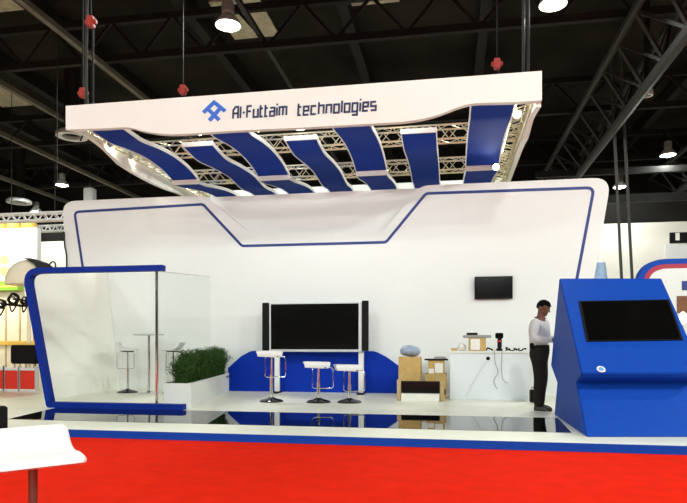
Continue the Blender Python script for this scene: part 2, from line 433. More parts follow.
# ================================================================== CANOPY
CY = 9.6
CXL, CXR, CYB = -6.57, 1.37, 15.7
ZB, ZT = 4.835, 5.265
t = thing('overhead_canopy', 'wide white hanging canopy with seven wavy blue fabric bands and company lettering', 'canopy', ((CXL + CXR) / 2, CY, ZB))
CAN = t
prof = [(66, 129.5), (100, 128.6), (128, 127.5), (145, 131.5), (169, 134.3), (203, 132.8), (230, 131), (294, 128), (365, 124), (405, 121.5), (433, 116.3), (457, 107.6), (474, 103.4), (500, 102.5), (518, 102), (544, 100)]
pp = [onY(a, b, CY) for a, b in prof]; pp[0].x = CXL; pp[-1].x = CXR
pp = catmull(pp, 5)
ff = MB().prism(pp + [Vector((CXR, CY, ZT)), Vector((CXL, CY, ZT))], (0, .1, 0)).build('front_fascia', M_WHITE, t)
def side(X, outline, ext, name='side_fascia'):
    q = [onX(a, b, X) for a, b in outline]
    q = [Vector((X, CY + .1, q[0].z))] + [p for p in q if p.y > CY + .25 and p.y < 14.6] + [Vector((X, CYB, 4.86))]
    q = catmull(q, 4)
    return MB().prism(q + [Vector((X, CYB, ZT)), Vector((X, CY + .1, ZT))], (ext, 0, 0)).build(name, M_WHITE, t)
side(CXL, [(65, 128), (82.6, 135.6), (99, 147), (110.5, 158), (120, 166.5), (143, 180), (162, 189), (178, 194.5)], .08)
side(CXR, [(544, 99), (533.6, 119.8), (528.5, 138), (522.4, 150.4), (508.5, 178)], -.08)
MB().box(CXL, CXR, CYB, CYB + .1, 4.86, ZT).build('rear_fascia', M_WHITE, t)
ODD1 = [(9.72, 4.86), (10.1, 4.845), (10.4, 4.845), (11.1, 4.93), (11.75, 4.965), (12.4, 4.925), (12.9, 4.82)]
ODD2 = [(12.96, 4.735), (13.4, 4.79), (13.9, 4.88), (14.6, 4.99), (15.2, 5.05), (15.65, 5.06)]
EVEN = [(11.1, 4.95), (11.5, 4.905), (11.9, 4.895), (12.76, 4.985), (13.6, 5.03), (14.45, 4.975), (15.1, 5.04), (15.65, 5.06)]
def slab(m, x0, x1, prof, z0, z1):
    P = [(y, z) for y, z, *_ in prof]
    lo = [Vector((x0, y, z + z0)) for y, z in P]; hi = [Vector((x0, y, z + z1)) for y, z in P]
    n = len(P)
    va = [[m.bm.verts.new((x, y, z + d)) for x, d in ((x0, z0), (x1, z0), (x1, z1), (x0, z1))] for y, z in P]
    for A, B in zip(va, va[1:]):
        for k in range(4):
            j = (k + 1) % 4; m.bm.faces.new((A[k], A[j], B[j], B[k]))
    m.bm.faces.new(va[0]); m.bm.faces.new(va[-1][::-1])
def band(x0, x1, odd, dx=0.0):
    if odd:
        segs = [ODD1, ODD2]
    else: segs = [EVEN]
    m, r, e = MB(), MB(), MB()
    for k, sg in enumerate(segs):
        cv = catmull([(y, z + .0, 0) for y, z in sg], 5)
        cv = [(p.x, p.y) for p in cv]
        slab(m, x0 + .02, x1 - .02, cv, 0, .03)
        slab(r, x1 - .02, x1, cv, -.012, .06); slab(r, x0, x0 + .02, cv, -.012, .06)
        if not odd or k == 1:
            y, z = cv[0]
            e.box(x0, x1, y - .045, y, z - .012, z + (.11 if odd else .07))
    b_ = m.build('blue_band', M_BAND, t, True)
    r.build('side_rim', M_WHITE, b_, True); e.build('end_rim', M_WHITE, b_)
for i, (a, b) in enumerate(((-6.18, -5.55), (-5.10, -4.47), (-4.17, -3.45), (-3.06, -2.43), (-1.99, -1.31), (-0.885, -.23), (.31, 1.0))):
    band(a, b, i % 2 == 0)
def truss(a, b, s, m_=None, parent=None, n=None, name='truss', r=.02):
    a, b = Vector(a), Vector(b); d = b - a; L = d.length; d.normalize()
    sd = d.cross(Vector((0, 0, 1))).normalized() * s; up = Vector((0, 0, s))
    m = MB(); off = [Vector(), sd, sd + up, up]
    for o_ in off: m.cyl(a + o_, b + o_, r, n=8)
    n = n or max(2, round(L / (s * 1.6))); w = L / n
    for i in range(n):
        for k in range(4):
            p, q = off[k], off[(k + 1) % 4]
            m.cyl(a + d * w * i + p, a + d * w * (i + .5) + q, r * .45, n=5, cap=False)
            m.cyl(a + d * w * (i + .5) + q, a + d * w * (i + 1) + p, r * .55, n=5, cap=False)
    return m.build(name, m_ or M_ALU, parent, True)
truss((CXL + .1, 12.1, 5.06), (CXR - .1, 12.1, 5.06), .27, parent=t)
truss((CXL + .1, 14.3, 5.08), (CXR - .1, 14.3, 5.08), .27, parent=t)
truss((1.02, 9.8, 4.93), (1.02, 15.6, 4.93), .25, parent=t)
truss((-6.46, 9.8, 4.97), (-6.46, 15.6, 4.97), .24, parent=t)
# lettering (stroke letters on a grid: cap height 7)
GL = {
 'A': ([[(0, 0), (0, 5), (1.6, 7), (4, 7), (4, 0)], [(0, 3), (4, 3)]], 4), 'l': ([[(0, 7), (0, 0)]], 0), '-': ([[(0, 3.2), (1.3, 3.2)]], 1.3),
 'F': ([[(0, 0), (0, 7), (3.6, 7)], [(0, 3.7), (3, 3.7)]], 3.3), 'u': ([[(0, 5), (0, 0), (3.5, 0), (3.5, 5)]], 3.5),
 't': ([[(0, 7), (0, 0), (1.9, 0)], [(-.3, 5), (1.9, 5)]], 1.9), 'a': ([[(0, 5), (3.5, 5), (3.5, 0), (0, 0), (0, 2.7), (3.5, 2.7)]], 3.5),
 'i': ([[(0, 5), (0, 0)], [(0, 6.4), (0, 7.3)]], 0), 'm': ([[(0, 0), (0, 5), (5.6, 5), (5.6, 0)], [(2.8, 5), (2.8, 0)]], 5.6),
 'e': ([[(3.5, 0), (0, 0), (0, 5), (3.5, 5), (3.5, 2.5), (0, 2.5)]], 3.5), 'c': ([[(3.4, 5), (0, 5), (0, 0), (3.4, 0)]], 3.4),
 'h': ([[(0, 7), (0, 0)], [(0, 5), (3.5, 5), (3.5, 0)]], 3.5), 'n': ([[(0, 0), (0, 5), (3.5, 5), (3.5, 0)]], 3.5),
 'o': ([[(0, 0), (0, 5), (3.5, 5), (3.5, 0), (0, 0), (0, 1)]], 3.5), 'g': ([[(3.5, 0), (0, 0), (0, 5), (3.5, 5), (3.5, -2), (0, -2)]], 3.5),
 's': ([[(3.5, 5), (0, 5), (0, 2.5), (3.5, 2.5), (3.5, 0), (0, 0)]], 3.5)}
def lettering(word, X0, X1, z0, cap, y, name, parent):
    adv = 2.0; tot = sum(GL[ch][1] + adv for ch in word) - adv + 1
    kx = (X1 - X0) / tot; kz = cap / 7; x = .5; m = MB()
    for ch in word:
        for pl in GL[ch][0]:
            q = [(X0 + (x + u + .06 * v) * kx, z0 + v * kz) for u, v in pl]
            m.ribbon(q, 0.029, lambda u, v: (u, y, v), (0, -.012, 0))
        x += GL[ch][1] + adv
    return m.build(name, M_INK, parent)
lettering('Al-Futtaim', onY(232.5, 110, CY).x, onY(287, 110, CY).x, 4.853, .185, CY, 'lettering', ff)
lettering('technologies', onY(297.5, 110, CY).x, onY(376.5, 110, CY).x, 4.835, .185, CY, 'lettering', ff)
lc = onY(214.3, 111, CY); m = MB()
def lg(u, v): return (lc.x + u * .19, CY, lc.z + v * .165)
for k_, pl in enumerate(([(-1, -.1), (0, .86), (1, -.1)], [(-.45, -.95), (.56, .22)], [(.45, -.95), (-.56, .22)])):
    m.ribbon(pl, .36, lg, (0, -.012 - .002 * k_, 0))
m.build('logo_emblem', M_LOGO, ff)

# hoists
def hoist(px, py, label, Y, ztop=HZ):
    p = onY(px, py, Y)
    t = thing('chain_hoist', label, 'chain hoist', p, 0, 'chain hoists holding the canopy')
    MB().box(p.x - .06, p.x + .06, p.y - .06, p.y + .06, p.z - .1, p.z + .1).cyl(p + Vector((-.11, 0, 0)), p + Vector((.11, 0, 0)), .05, n=12).build('motor', M_REDM, t, bevel=.015)
    MB().cyl(p + Vector((0, 0, .14)), (p.x, p.y, ztop), .014, n=6).build('upper_chain', M_STEEL, t)
    MB().cyl(p + Vector((.04, 0, -.14)), (p.x + .04, p.y, ZT + .28), .02, n=6).build('lower_chain', M_STEEL, t)
    MB().bar((p.x + .04 - .1, p.y, ZT + .1), (p.x + .04, p.y, ZT + .3), .025, .025).bar((p.x + .04 + .1, p.y, ZT + .1), (p.x + .04, p.y, ZT + .3), .025, .025).build('sling', M_STEELG, t)
hoist(91, 22, 'red chain hoist hanging high over the left end of the canopy', 10.2)
hoist(83, 93, 'orange chain hoist low behind the left corner of the canopy', 11.6, 10.64)
hoist(183, 90, 'red chain hoist peeping over the canopy above the logo', 12.2)
hoist(497, 64, 'red chain hoist peeping over the canopy near its right end', 12.2, 10.64)
p = onY(523.5, 70, 12.4)
tag(MB().tube([(p.x, 12.4, 5.3), (p.x, 12.4, 8), (p.x - .02, 12.4, HZ)], .03, 8).tube([(p.x + .09, 12.4, 5.3), (p.x + .09, 12.4, 8), (p.x + .07, 12.4, HZ)], .03, 8).build('power_cable', M_STEELG), 'pair of grey power cables dropping to the right end of the canopy', 'cable')
p = onY(88, 95, 10.4)
tag(MB().tube([(p.x, 10.4, 5.28), (p.x - .04, 10.4, 6), (p.x - .02, 10.4, 8), (p.x - .3, 10.4, HZ)], .03, 8).build('power_cable', M_STEELG), 'dark power cable rising from the left end of the canopy', 'cable')
# floodlights on the canopy trusses
def flood(px, py, Y, label, energy=60, aim=(-1, 0, -.6), r=.07, at=None, col=(1, .95, .8)):
    p = at or onY(px, py, Y)
    t = thing('floodlight', label, 'floodlight', p, 0, 'small floodlights in the canopy')
    d = Vector(aim).normalized()
    MB().cyl(p - d * .16, p - d * .01, r * .75, r, n=14).build('housing', M_GREY, t, True)
    MB().cyl(p - d * .012, p, r * .95, n=14).build('lens', M_SPOT, t, True)
    MB().cyl(p - d * .1, p - d * .1 + Vector((0, 0, .16)), .012, n=6).build('clamp', M_BLACK, t)
    ld = bpy.data.lights.new('flood_light', 'SPOT'); ld.energy = energy; ld.spot_size = math.radians(120); ld.spot_blend = .7; ld.shadow_soft_size = .06; ld.color = col
    lo = bpy.data.objects.new('flood_light', ld); COL.objects.link(lo); lo.parent = t; lo.location = d * .03
    lo.rotation_euler = d.to_track_quat('-Z', 'Y').to_euler()
flood(517, 114, 10.3, 'bright little floodlight near the front right corner of the canopy', aim=(-.35, -.9, -.4))
flood(496, 167, 12.8, 'bright little floodlight by the right band crossbar of the canopy', aim=(-.35, -.9, -.4))
flood(131, 158, 11.6, 'little floodlight grazing the inner left canopy side, by the middle', energy=25, aim=(-.4, .9, -.35), r=.05)
flood(110, 146, 10.7, 'little floodlight grazing the inner left canopy side, near the front', energy=25, aim=(-.4, .9, -.35), r=.05)

for X_ in (-4.33, -3.26, -2.2, -1.07):  # hidden floodlights, added to brighten the upper back wall under the canopy
    flood(0, 0, 0, 'added little floodlight hidden behind the canopy fascia to brighten the white back wall', energy=38, aim=(0, .92, -.36), r=.05, at=Vector((X_, 10.15, 4.84)), col=(.9, .98, 1))

# ================================================================== MEETING ROOM
RY = 8.93
t = thing('meeting_room', 'open glass-sided meeting cubicle in a slanting blue frame with a white side wall', 'cubicle', (-5.6, RY, DZ))
cpath = [(-4.45, 2.333), (-6.86, 2.333), (-6.425, DZ + .045), (-4.1, DZ + .045)]
cp = round_poly([(a, b, 0) for a, b in cpath[:1]] + [(a, b, 0) for a, b in cpath[1:3]] + [(cpath[3][0], cpath[3][1], 0)], [0, .22, .02, 0], 7)
MB().ribbon(cp, .09, lambda u, v: (u, RY, v), (0, .13, 0)).build('frame', mat('frame_blue', (6, 42, 138), .55, spec=.15), t)['label'] = 'blue slanting frame'
sw = [((-6.5, RY + .1), 2.30, -.33), ((-7.38, 10.2), 2.42, -.33), ((-7.38, 12.78), 2.78, -.33)]
m = MB()
for (A, za, oa), (B, zb_, ob) in zip(sw, sw[1:]):
    inn = [Vector((A[0], A[1], DZ)), Vector((B[0], B[1], DZ)), Vector((B[0] + ob, B[1], zb_)), Vector((A[0] + oa, A[1], za))]
    o_ = Vector((-.05, 0, 0))
    m.hexa(inn + [p + o_ for p in inn])
m.build('side_wall', mat('ivory_board', (246, 245, 234), .6, var=.015, spec=.2), t)
MB().cyl((-4.57, RY + .07, DZ + .09), (-4.57, RY + .07, 2.29), .024, n=14).build('post', M_CHROME, t, True)
ge = (-5.21, 12.72)
MB().hexa([Vector(q) for q in ((-4.585, RY + .13, DZ), (-4.575, RY + .13, DZ), (ge[0] + .01, ge[1], DZ), (ge[0], ge[1], DZ), (-4.585, RY + .13, 2.285), (-4.575, RY + .13, 2.285), (ge[0] + .01, ge[1], 2.60), (ge[0], ge[1], 2.60))]).build('glass_panel', M_GLASS, t)
MB().bar((-4.58, RY + .13, 2.292), (ge[0] + .005, ge[1], 2.607), .014, .016).build('glass_top_rail', M_SILVER, t)

# ================================================================== STOOLS
def stool(loc, rz, seat_z, label, group, kind='pad', sticker=False, base_r=.215, ring=False):
    t = thing('bar_stool', label, 'bar stool', (0, 0, 0), 0, group)
    MB().lathe([(0, 0), (base_r, 0), (base_r, .012), (base_r * .85, .035), (base_r * .4, .06), (.035, .085), (0, .085)], n=32).build('base', mat('dark_chrome', (70, 70, 72), .15, metal=1.0), t, True)
    z1 = seat_z - .1
    MB().cyl((0, 0, .06), (0, 0, z1 * .62), .03, n=16).cyl((0, 0, z1 * .62), (0, 0, seat_z - .045), .02, n=14).build('column', mat('satin_steel', (120, 116, 104), .3, metal=.8) if ring else M_CHROME, t, True)
    if sticker:
        MB().box(-.009, .009, -.034, -.029, z1 * .35, z1 * .6).build('warning_sticker', M_REDP, t)['label'] = 'red sticker strip on the column'
    # footrest loop: hangs from under the seat and reaches out to one side
    zf = seat_z - .42
    lp_ = [(.02, -.11, seat_z - .06), (.22, -.13, seat_z - .06), (.25, -.13, seat_z - .1), (.25, -.13, zf + .04), (.23, -.13, zf), (-.08, -.13, zf), (-.11, -.11, zf + .02), (-.11, -.10, seat_z - .1), (-.09, -.09, seat_z - .06), (.02, -.09, seat_z - .058)]
    if ring:
        MB().tube([(.15 * math.cos(2 * PI * k / 24), .15 * math.sin(2 * PI * k / 24), .2) for k in range(24)], .011, 8, True).bar((-.15, 0, .2), (.15, 0, .2), .016, .016).build('footrest', M_CHROME, t, True)
    else:
        MB().tube(lp_, .0095, 8).build('footrest', M_CHROME, t, True)
    MB().box(-.12, .12, -.1, .1, seat_z - .05, seat_z - .035).build('seat_plate', M_BLACK, t)
    ls = -1 if ring else 1
    MB().tube([(0, -.02 * ls, seat_z - .05), (.1 - .16 * ring, -.17 * ls, seat_z - .06), (.12 - .2 * ring, -.215 * ls, seat_z - .055)], .008, 8).build('lever', M_BLACK, t, True)
    # padded seat: profile swept across its width
    if kind == 'pad':
        top = catmull([(-.275, .0, .02), (-.25, 0, .04), (-.05, 0, .04), (.06, 0, .036), (.14, 0, .034), (.18, 0, .034), (.205, 0, .03)], 4); th = .11; w = .18
    else:
        top = catmull([(-.2, 0, -.03), (-.185, 0, -.012), (-.12, 0, .004), (-.03, 0, .002), (.05, 0, .012), (.10, 0, .04), (.125, 0, .075), (.14, 0, .105)] if ring else [(-.19, 0, -.02), (-.16, 0, .005), (-.06, 0, .012), (.05, 0, .02), (.12, 0, .05), (.165, 0, .11), (.19, 0, .155)], 4); th = .035; w = .185
    m = MB(); rows = []
    N = len(top)
    def ring(p, nrm, k):
        r_ = []
        tt = th * (0.55 + .45 * math.sin(PI * min(1, max(0, k))) ** .4)
        ww = w * (1 - .1 * (abs(2 * k - 1) ** 6))
        for u, s_ in ((-1, .35), (-.93, 0), (0, 0), (.93, 0), (1, .35), (1, .75), (.9, 1), (0, 1), (-.9, 1), (-1, .75)):
            r_.append(m.bm.verts.new(p + Vector((0, u * ww, 0)) - nrm * tt * s_))
        return r_
    for i, p in enumerate(top):
        d = top[min(i + 1, N - 1)] - top[max(i - 1, 0)]; d.normalize()
        nrm = Vector((-d.z, 0, d.x)); rows.append(ring(p + Vector((0, 0, seat_z)), nrm, i / (N - 1)))
    for A, B in zip(rows, rows[1:]):
        for k in range(10):
            j = (k + 1) % 10; m.bm.faces.new((A[k], A[j], B[j], B[k]))
    m.bm.faces.new(rows[0]); m.bm.faces.new(rows[-1][::-1])
    m.build('seat', M_VINYL, t, True)
    t.location = loc; t.rotation_euler = (0, 0, rz)
    return t
G3 = 'bar stools before the big screen'
for (px, py, sz, rz, lab) in ((271.5, 401.7, .87, .10, 'tallest white-seated chrome bar stool, in front of the left screen post'),
                              (318.5, 402.4, .68, .08, 'white-seated chrome bar stool in the middle before the big screen'),
                              (349.5, 402.6, .63, .12, 'lowest white-seated chrome bar stool, before the right screen post')):
    stool(onZ(px, py, DZ), rz + PSI, sz, lab, G3)
p1 = onZ(127.5, 392.6, DZ); stool(p1, PI + PSI + .1, .92, 'chrome bar stool with white saddle seat, left of the tall table in the cubicle', 'stools in the meeting cubicle', 'saddle', False)
p2 = onZ(173, 393.0, DZ); stool(p2, PSI - .1, .92, 'chrome bar stool with white saddle seat, half behind the green plants', 'stools in the meeting cubicle', 'saddle', False)
pf = ray(33, 490) * (2.75 / 1.0); stool((pf.x, pf.y, .008), math.radians(138), .645, 'low white saddle bar stool on the red carpet nearest the viewer', None, 'saddle', False, ring=True)
# tall table
p = onZ(148.8, 393.3, DZ)
t = thing('bar_table', 'tall thin-topped round bar table on a chrome column in the cubicle', 'table', p)
ztab = DZ + 1.23
MB().lathe([(0, 0), (.22, 0), (.22, .012), (.06, .03), (.035, .06), (0, .06)], p, 32).build('base', M_CHROME, t, True)
MB().cyl(p + Vector((0, 0, .05)), (p.x, p.y, ztab - .02), .028, n=16).build('column', M_CHROME, t, True)
MB().lathe([(0, 0), (.30, 0), (.315, .01), (.315, .02), (.30, .03), (0, .03)], (p.x, p.y, ztab - .02), 40).build('tabletop', M_SILVER, t, True)

# ================================================================== PLANTER AND PLANTS
t = thing('planter', 'long white planter box running back beside the cubicle', 'planter', (-4.35, 9.05, DZ))
f0, f1 = Vector((-4.53, 9.15, DZ)), Vector((-4.06, 9.15, DZ)); b0, b1 = Vector((-5.13, 12.55, DZ)), Vector((-4.70, 12.55, DZ))
hz = .405
m = MB(); 
foot = [f0, f1, b1, b0]
def up(q, z): return [Vector((p.x, p.y, z)) for p in q]
ctr = sum(foot, Vector()) / 4
inner = []
for p in foot:
    d = p - ctr; inner.append(ctr + Vector((d.x * .88, d.y * .985, 0)))
A, B, C_, D_ = up(foot, DZ), up(foot, DZ + hz), up(inner, DZ + hz), up(inner, DZ + hz - .1)
va = [[m.bm.verts.new(p) for p in q] for q in (A, B, C_, D_)]
for P, Q in zip(va, va[1:]):
    for k in range(4):
        j = (k + 1) % 4; m.bm.faces.new((P[k], P[j], Q[j], Q[k]))
m.bm.faces.new(va[0][::-1]); m.bm.faces.new(va[3])
m.build('box', M_WHITE, t)
MB().prism(up(inner, DZ + hz - .095), (0, 0, .05)).build('soil', M_SOIL, t)
GP = 'fine-leaved plants in the white planter'
def fern(c, h, w, nb, seed, label):
    R = random.Random(seed)
    m = MB()
    for i in range(nb):
        a = R.uniform(0, 2 * PI); r = R.uniform(.0, .09)
        o_ = Vector((c.x + r * math.cos(a), c.y + r * math.sin(a), c.z))
        out = R.uniform(.15, 1.0) * w; hh = h * R.uniform(.55, 1.05) * (1 - .25 * (out / w) ** 2)
        dr = Vector((math.cos(a) * .8, math.sin(a), 0)); sd = Vector((-dr.y, dr.x, 0)) * R.uniform(.006, .011)
        pts = []
        for k in range(5):
            u = k / 4
            pts.append(o_ + dr * out * u ** 1.5 + Vector((0, 0, hh * math.sin(u * PI * R.uniform(.50, .62)))))
        for k in range(4):
            s0, s1 = sd * (1 - .18 * k), sd * (1 - .18 * (k + 1))
            v = [m.bm.verts.new(q) for q in (pts[k] - s0, pts[k] + s0, pts[k + 1] + s1, pts[k + 1] - s1)]
            m.bm.faces.new(v)
            # leaflets
            for s_ in (-1, 1):
                q = pts[k].lerp(pts[k + 1], R.random()); l = dr * R.uniform(-.02, .05) + sd.normalized() * s_ * R.uniform(.03, .06) + Vector((0, 0, R.uniform(-.01, .05)))
                n_ = Vector((0, 0, .009))
                v = [m.bm.verts.new(x) for x in (q - n_, q + l * .6 + n_ * .6, q + l, q + l * .5 - n_)]
                m.bm.faces.new(v)
    o = m.build('potted_fern', M_LEAF)
    return tag(o, label, 'plant', GP)
NP = 9
for i in range(NP):
    u = .035 + .93 * i / (NP - 1)
    q = (f0.lerp(b0, u) + f1.lerp(b1, u)) / 2; q.z = DZ + hz - .05
    q.z += .006; q += (f1 - f0).normalized() * .035
    fern(q, .52 + .08 * u + .06 * math.sin(i * 2.3) - (.08 if i == 0 else 0), .23, 230, 40 + i, 'bushy fine-leaved dark green plant growing in the long white planter')

# ================================================================== COUNTER AND ITEMS
KX0, KX1, KY, KZ = 0.0, 1.40, 11.55, 1.0
t = thing('counter', 'plain white service counter against the white wall', 'counter', ((KX0 + KX1) / 2, KY, DZ))
MB().box(KX0, KX1, KY, KY + .6, DZ, KZ - .04).build('body', mat('cool_white_laminate', (224, 229, 232), .5, var=.015), t, bevel=.006)
MB().box(KX0 - .015, KX1 + .015, KY - .02, KY + .62, KZ - .04, KZ).build('worktop', M_WHITE, t, bevel=.006)
p = onY(488, 358.5, KY); MB().cyl((p.x, KY - .006, p.z), (p.x, KY + .01, p.z), .035, n=16).build('cable_grommet', M_BLACK, t)
YI = KY + .12
def cbox(name, label, px0, px1, pt, pb, Y, d, m_, cat, z0=None, bev=.004, tape=True, rz=0):
    a, b = onY(px0, pt, Y), onY(px1, pb, Y)
    zb_ = b.z if z0 is None else z0
    t = thing(name, label, cat, ((a.x + b.x) / 2, Y + d / 2, zb_))
    MB().box(a.x, b.x, Y, Y + d, zb_, a.z).build('carton', m_, t, bevel=bev)
    return t, a.x, b.x, zb_, a.z
t, x0, x1, z0, z1 = cbox('cardboard_box', 'small cardboard box with white label standing on the counter', 469, 486, 338, 350, YI, .3, M_CARD, 'box', KZ)
MB().box(x0 + .03, x0 + .2, YI - .003, YI, z0 + .02, z1 - .02).build('paper_label', M_PAPER, t)
MB().box(x0 - .002, x1 + .002, YI + .12, YI + .17, z1 - .004, z1 + .001).build('tape', M_TAN, t)
ztop = z1
a, b = onY(463, 335, YI), onY(491.5, 335, YI)
t = thing('grey_device', 'flat grey electronic device lying on the counter cardboard box', 'device', ((a.x + b.x) / 2, YI + .1, ztop + .002))
MB().box(a.x, b.x, YI - .02, YI + .28, ztop + .002, ztop + .055).build('casing', M_GREY, t, bevel=.012)
MB().box(a.x + .06, a.x + .28, YI + .02, YI + .2, ztop + .055, ztop + .1).build('lid', M_BLACK, t, bevel=.015)
# crumpled bag
def crumple(name, label, cat, c, rx, ry, rz_, m_, seed, amp=.18):
    R = random.Random(seed); m = MB()
    bmesh.ops.create_icosphere(m.bm, subdivisions=3, radius=1)
    ph = [(Vector((R.uniform(-1, 1), R.uniform(-1, 1), R.uniform(-1, 1))) * 4, R.uniform(0, 6)) for _ in range(7)]
    for v in m.bm.verts:
        k = 1 + amp * sum(math.sin(v.co.dot(f) + p_) for f, p_ in ph) / 3
        v.co = Vector((c[0] + v.co.x * rx * k, c[1] + v.co.y * ry * k, c[2] + max(-rz_ * .9, v.co.z * rz_ * k) + rz_ * .9))
    return tag(m.build(name, m_, None, False), label, cat)
p = onY(461.5, 349, YI + .1); crumple('plastic_bag', 'crumpled white plastic bag on the counter beside the cardboard box', 'bag', (p.x, YI + .15, KZ + .003), .085, .09, .075, M_PAPER, 3)
p = onY(454.5, 350, YI)
tag(MB().box(p.x - .06, p.x + .05, YI + .1, YI + .3, KZ, KZ + .05).build('small_carton', M_CARD, bevel=.004), 'small tan carton at the left end of the counter', 'carton')
# card terminal on a stand
p = onY(499.5, 350, YI)
t = thing('payment_terminal', 'black payment terminal with small screen standing on the counter', 'terminal', (p.x, YI + .1, KZ))
MB().box(p.x - .05, p.x + .06, YI + .04, YI + .2, KZ, KZ + .05).build('base', M_BLACK, t, bevel=.01)
MB().box(p.x - .03, p.x + .05, YI + .09, YI + .15, KZ + .05, KZ + .23).build('body', M_BLACK, t, bevel=.01)
MB().box(p.x - .015, p.x + .03, YI + .085, YI + .09, KZ + .17, KZ + .2).build('indicator', M_REDP, t)
MB().box(p.x - .07, p.x + .075, YI + .07, YI + .13, KZ + .23, KZ + .34).build('screen', M_SCREEN, t, bevel=.012)
def cable(pix, label, Y=KY - .03, r=.006, start=None, name='cable', m_=None):
    pts = [onY(a, b, Y) for a, b in pix]
    if start: pts = [Vector(s_) for s_ in start] + pts
    return tag(MB().tube(catmull(pts, 6), r, 6).build(name, m_ or M_GREY), label, 'cable')
cable([(494.5, 352), (495, 362), (498, 372), (494, 380), (495, 385), (497.5, 389)], 'thin grey cable hanging down the counter front, the longer of two', start=[(onY(496, 350, YI).x, YI + .02, KZ + .012), (onY(495, 350, KY).x, KY - .01, KZ + .012)])
cable([(502, 352), (501.5, 366), (502.5, 378), (505, 381.5), (508, 383)], 'thin grey cable hanging down the counter front, the shorter one beside it', start=[(onY(503, 350, YI).x, YI + .02, KZ + .012), (onY(502, 350, KY).x, KY - .01, KZ + .012)])
cable([(487.5, 360), (481, 370), (474, 381), (468, 392), (465, 397)], 'thin white cable slanting down the counter front from the grommet', r=.005, m_=M_SILVER)
R = random.Random(5); x0 = onY(506, 348, YI).x; pts = []
for i in range(26):
    pts.append((x0 + .36 * i / 25 + R.uniform(-.03, .03), YI + .06 + R.uniform(-.05, .12), KZ + .012 + R.uniform(0, .05)))
pts[0] = (x0, YI + .05, KZ + .012)
tag(MB().tube(catmull(pts, 4), .011, 6).build('cable_heap', M_BLACK), 'tangled heap of black cables along the counter top', 'cable')
p = onY(489.5, 347, YI)
tag(MB().tube(catmull([(p.x - .05, YI + .1, KZ + .015), (p.x - .03, YI + .08, KZ + .055), (p.x + .03, YI + .1, KZ + .035), (p.x + .07, YI + .12, KZ + .014)], 5), .014, 6).build('adapter_cable', M_BLACK), 'short black adapter cable between box and terminal on the counter', 'cable')

# floor boxes
YF = 11.55
t, x0, x1, z0, z1 = cbox('cardboard_box', 'cardboard box topped with a pale blue plastic bag on the floor', 398.5, 420.5, 357, 399, YF, .45, M_CARD, 'box', DZ)
BAGX = (x0 + x1) / 2; BAGZ = z1
crumple('plastic_bag', 'pale blue plastic bag heaped on the floor cardboard box', 'bag', (BAGX, YF + .22, BAGZ + .004), .195, .17, .12, M_BAGB, 9, .12)
t, x0, x1, z0, z1 = cbox('cardboard_box', 'lower cardboard box of the pair stacked beside the counter', 425.5, 446.5, 374, 399, YF + .1, .42, M_CARD, 'box', DZ)
MB().box(x0 + .2, x0 + .26, YF + .097, YF + .1, z0, z1).build('tape', M_TAN, t)
p = onY(443, 392, YF + .1); MB().box(p.x - .05, p.x + .05, YF + .096, YF + .1, p.z - .05, p.z + .05).build('printed_mark', M_BLACK, t)
Y2 = YF + .12
t, x0, x1, z0b, z1b = cbox('cardboard_box', 'upper cardboard box with two white labels under a black tray', 428, 444.5, 360.5, 374, Y2, .36, M_CARD, 'box', z1 + .001)
MB().box(x0 + .13, x0 + .28, Y2 - .003, Y2, z0b + .02, z1b - .05).build('paper_label', M_PAPER, t)
MB().box(x0 + .01, x0 + .11, Y2 - .003, Y2, z0b + .01, z0b + .1).build('paper_label', M_PAPER, t)
a, b = onY(424.5, 359, Y2), onY(448, 359, Y2)
t = thing('black_tray', 'flat black tray lying on the upper cardboard box by the counter', 'tray', ((a.x + b.x) / 2, Y2 + .1, z1b + .002))
bx = min(b.x, KX0 - .03)
MB().box(a.x, bx, Y2 - .03, Y2 + .34, z1b + .002, z1b + .03).build('plate', M_BLACK, t, bevel=.006)
MB().box(a.x + .18, bx - .04, Y2, Y2 + .25, z1b + .03, z1b + .07).build('lid', M_GREY, t, bevel=.01)
p = onY(423.5, 378, YF + .3)
tag(MB().box(p.x - .045, p.x + .02, YF + .32, YF + .45, DZ, p.z + .1).build('paper_roll', M_PAPER, bevel=.02), 'white paper pack squeezed between the two groups of floor boxes', 'paper pack')
YM = 11.1
a, b = onY(401.2, 381, YM), onY(439.8, 399, YM)
t = thing('floor_monitor', 'black monitor propped on the floor before the cardboard boxes', 'monitor', ((a.x + b.x) / 2, YM, DZ))
FZ = DZ + .14
mz0 = FZ + .004; mz1 = a.z
MB().box(a.x, b.x, YM, YM + .06, mz0, mz1).build('casing', M_BLACK, t, bevel=.008)
MB().box(a.x + .02, b.x - .02, YM - .003, YM, mz0 + .025, mz1 - .02).build('screen', M_SCREEN, t)
fx0, fx1 = onY(398.5, 400, YM - .2).x, onY(441.5, 400, YM - .2).x
t = thing('packing_tray', 'white foam packing block with tan end posts under the floor monitor', 'packing', ((fx0 + fx1) / 2, YM - .15, DZ))
MB().box(fx0 + .04, fx1 - .04, YM - .12, YM + .2, DZ, FZ).build('foam_block', M_PAPER, t, bevel=.01)
for x in (fx0 - .01, fx1 + .01):
    MB().box(x - .035, x + .035, YM + .0, YM + .2, DZ, FZ + .24).build('end_post', M_TAN, t, bevel=.006)
# dark case behind the man
p = onZ(533, 403, DZ)
t = thing('black_case', 'small black case on the floor behind the standing man', 'case', (1.475, 11.2, DZ))
MB().box(1.40, 1.56, 11.15, 11.35, DZ, DZ + .22).build('body', M_BLACK, t, bevel=.01)
MB().tube([(1.43, 11.25, DZ + .22), (1.43, 11.25, DZ + .26), (1.53, 11.25, DZ + .26), (1.53, 11.25, DZ + .22)], .008, 6).build('handle', M_BLACK, t)

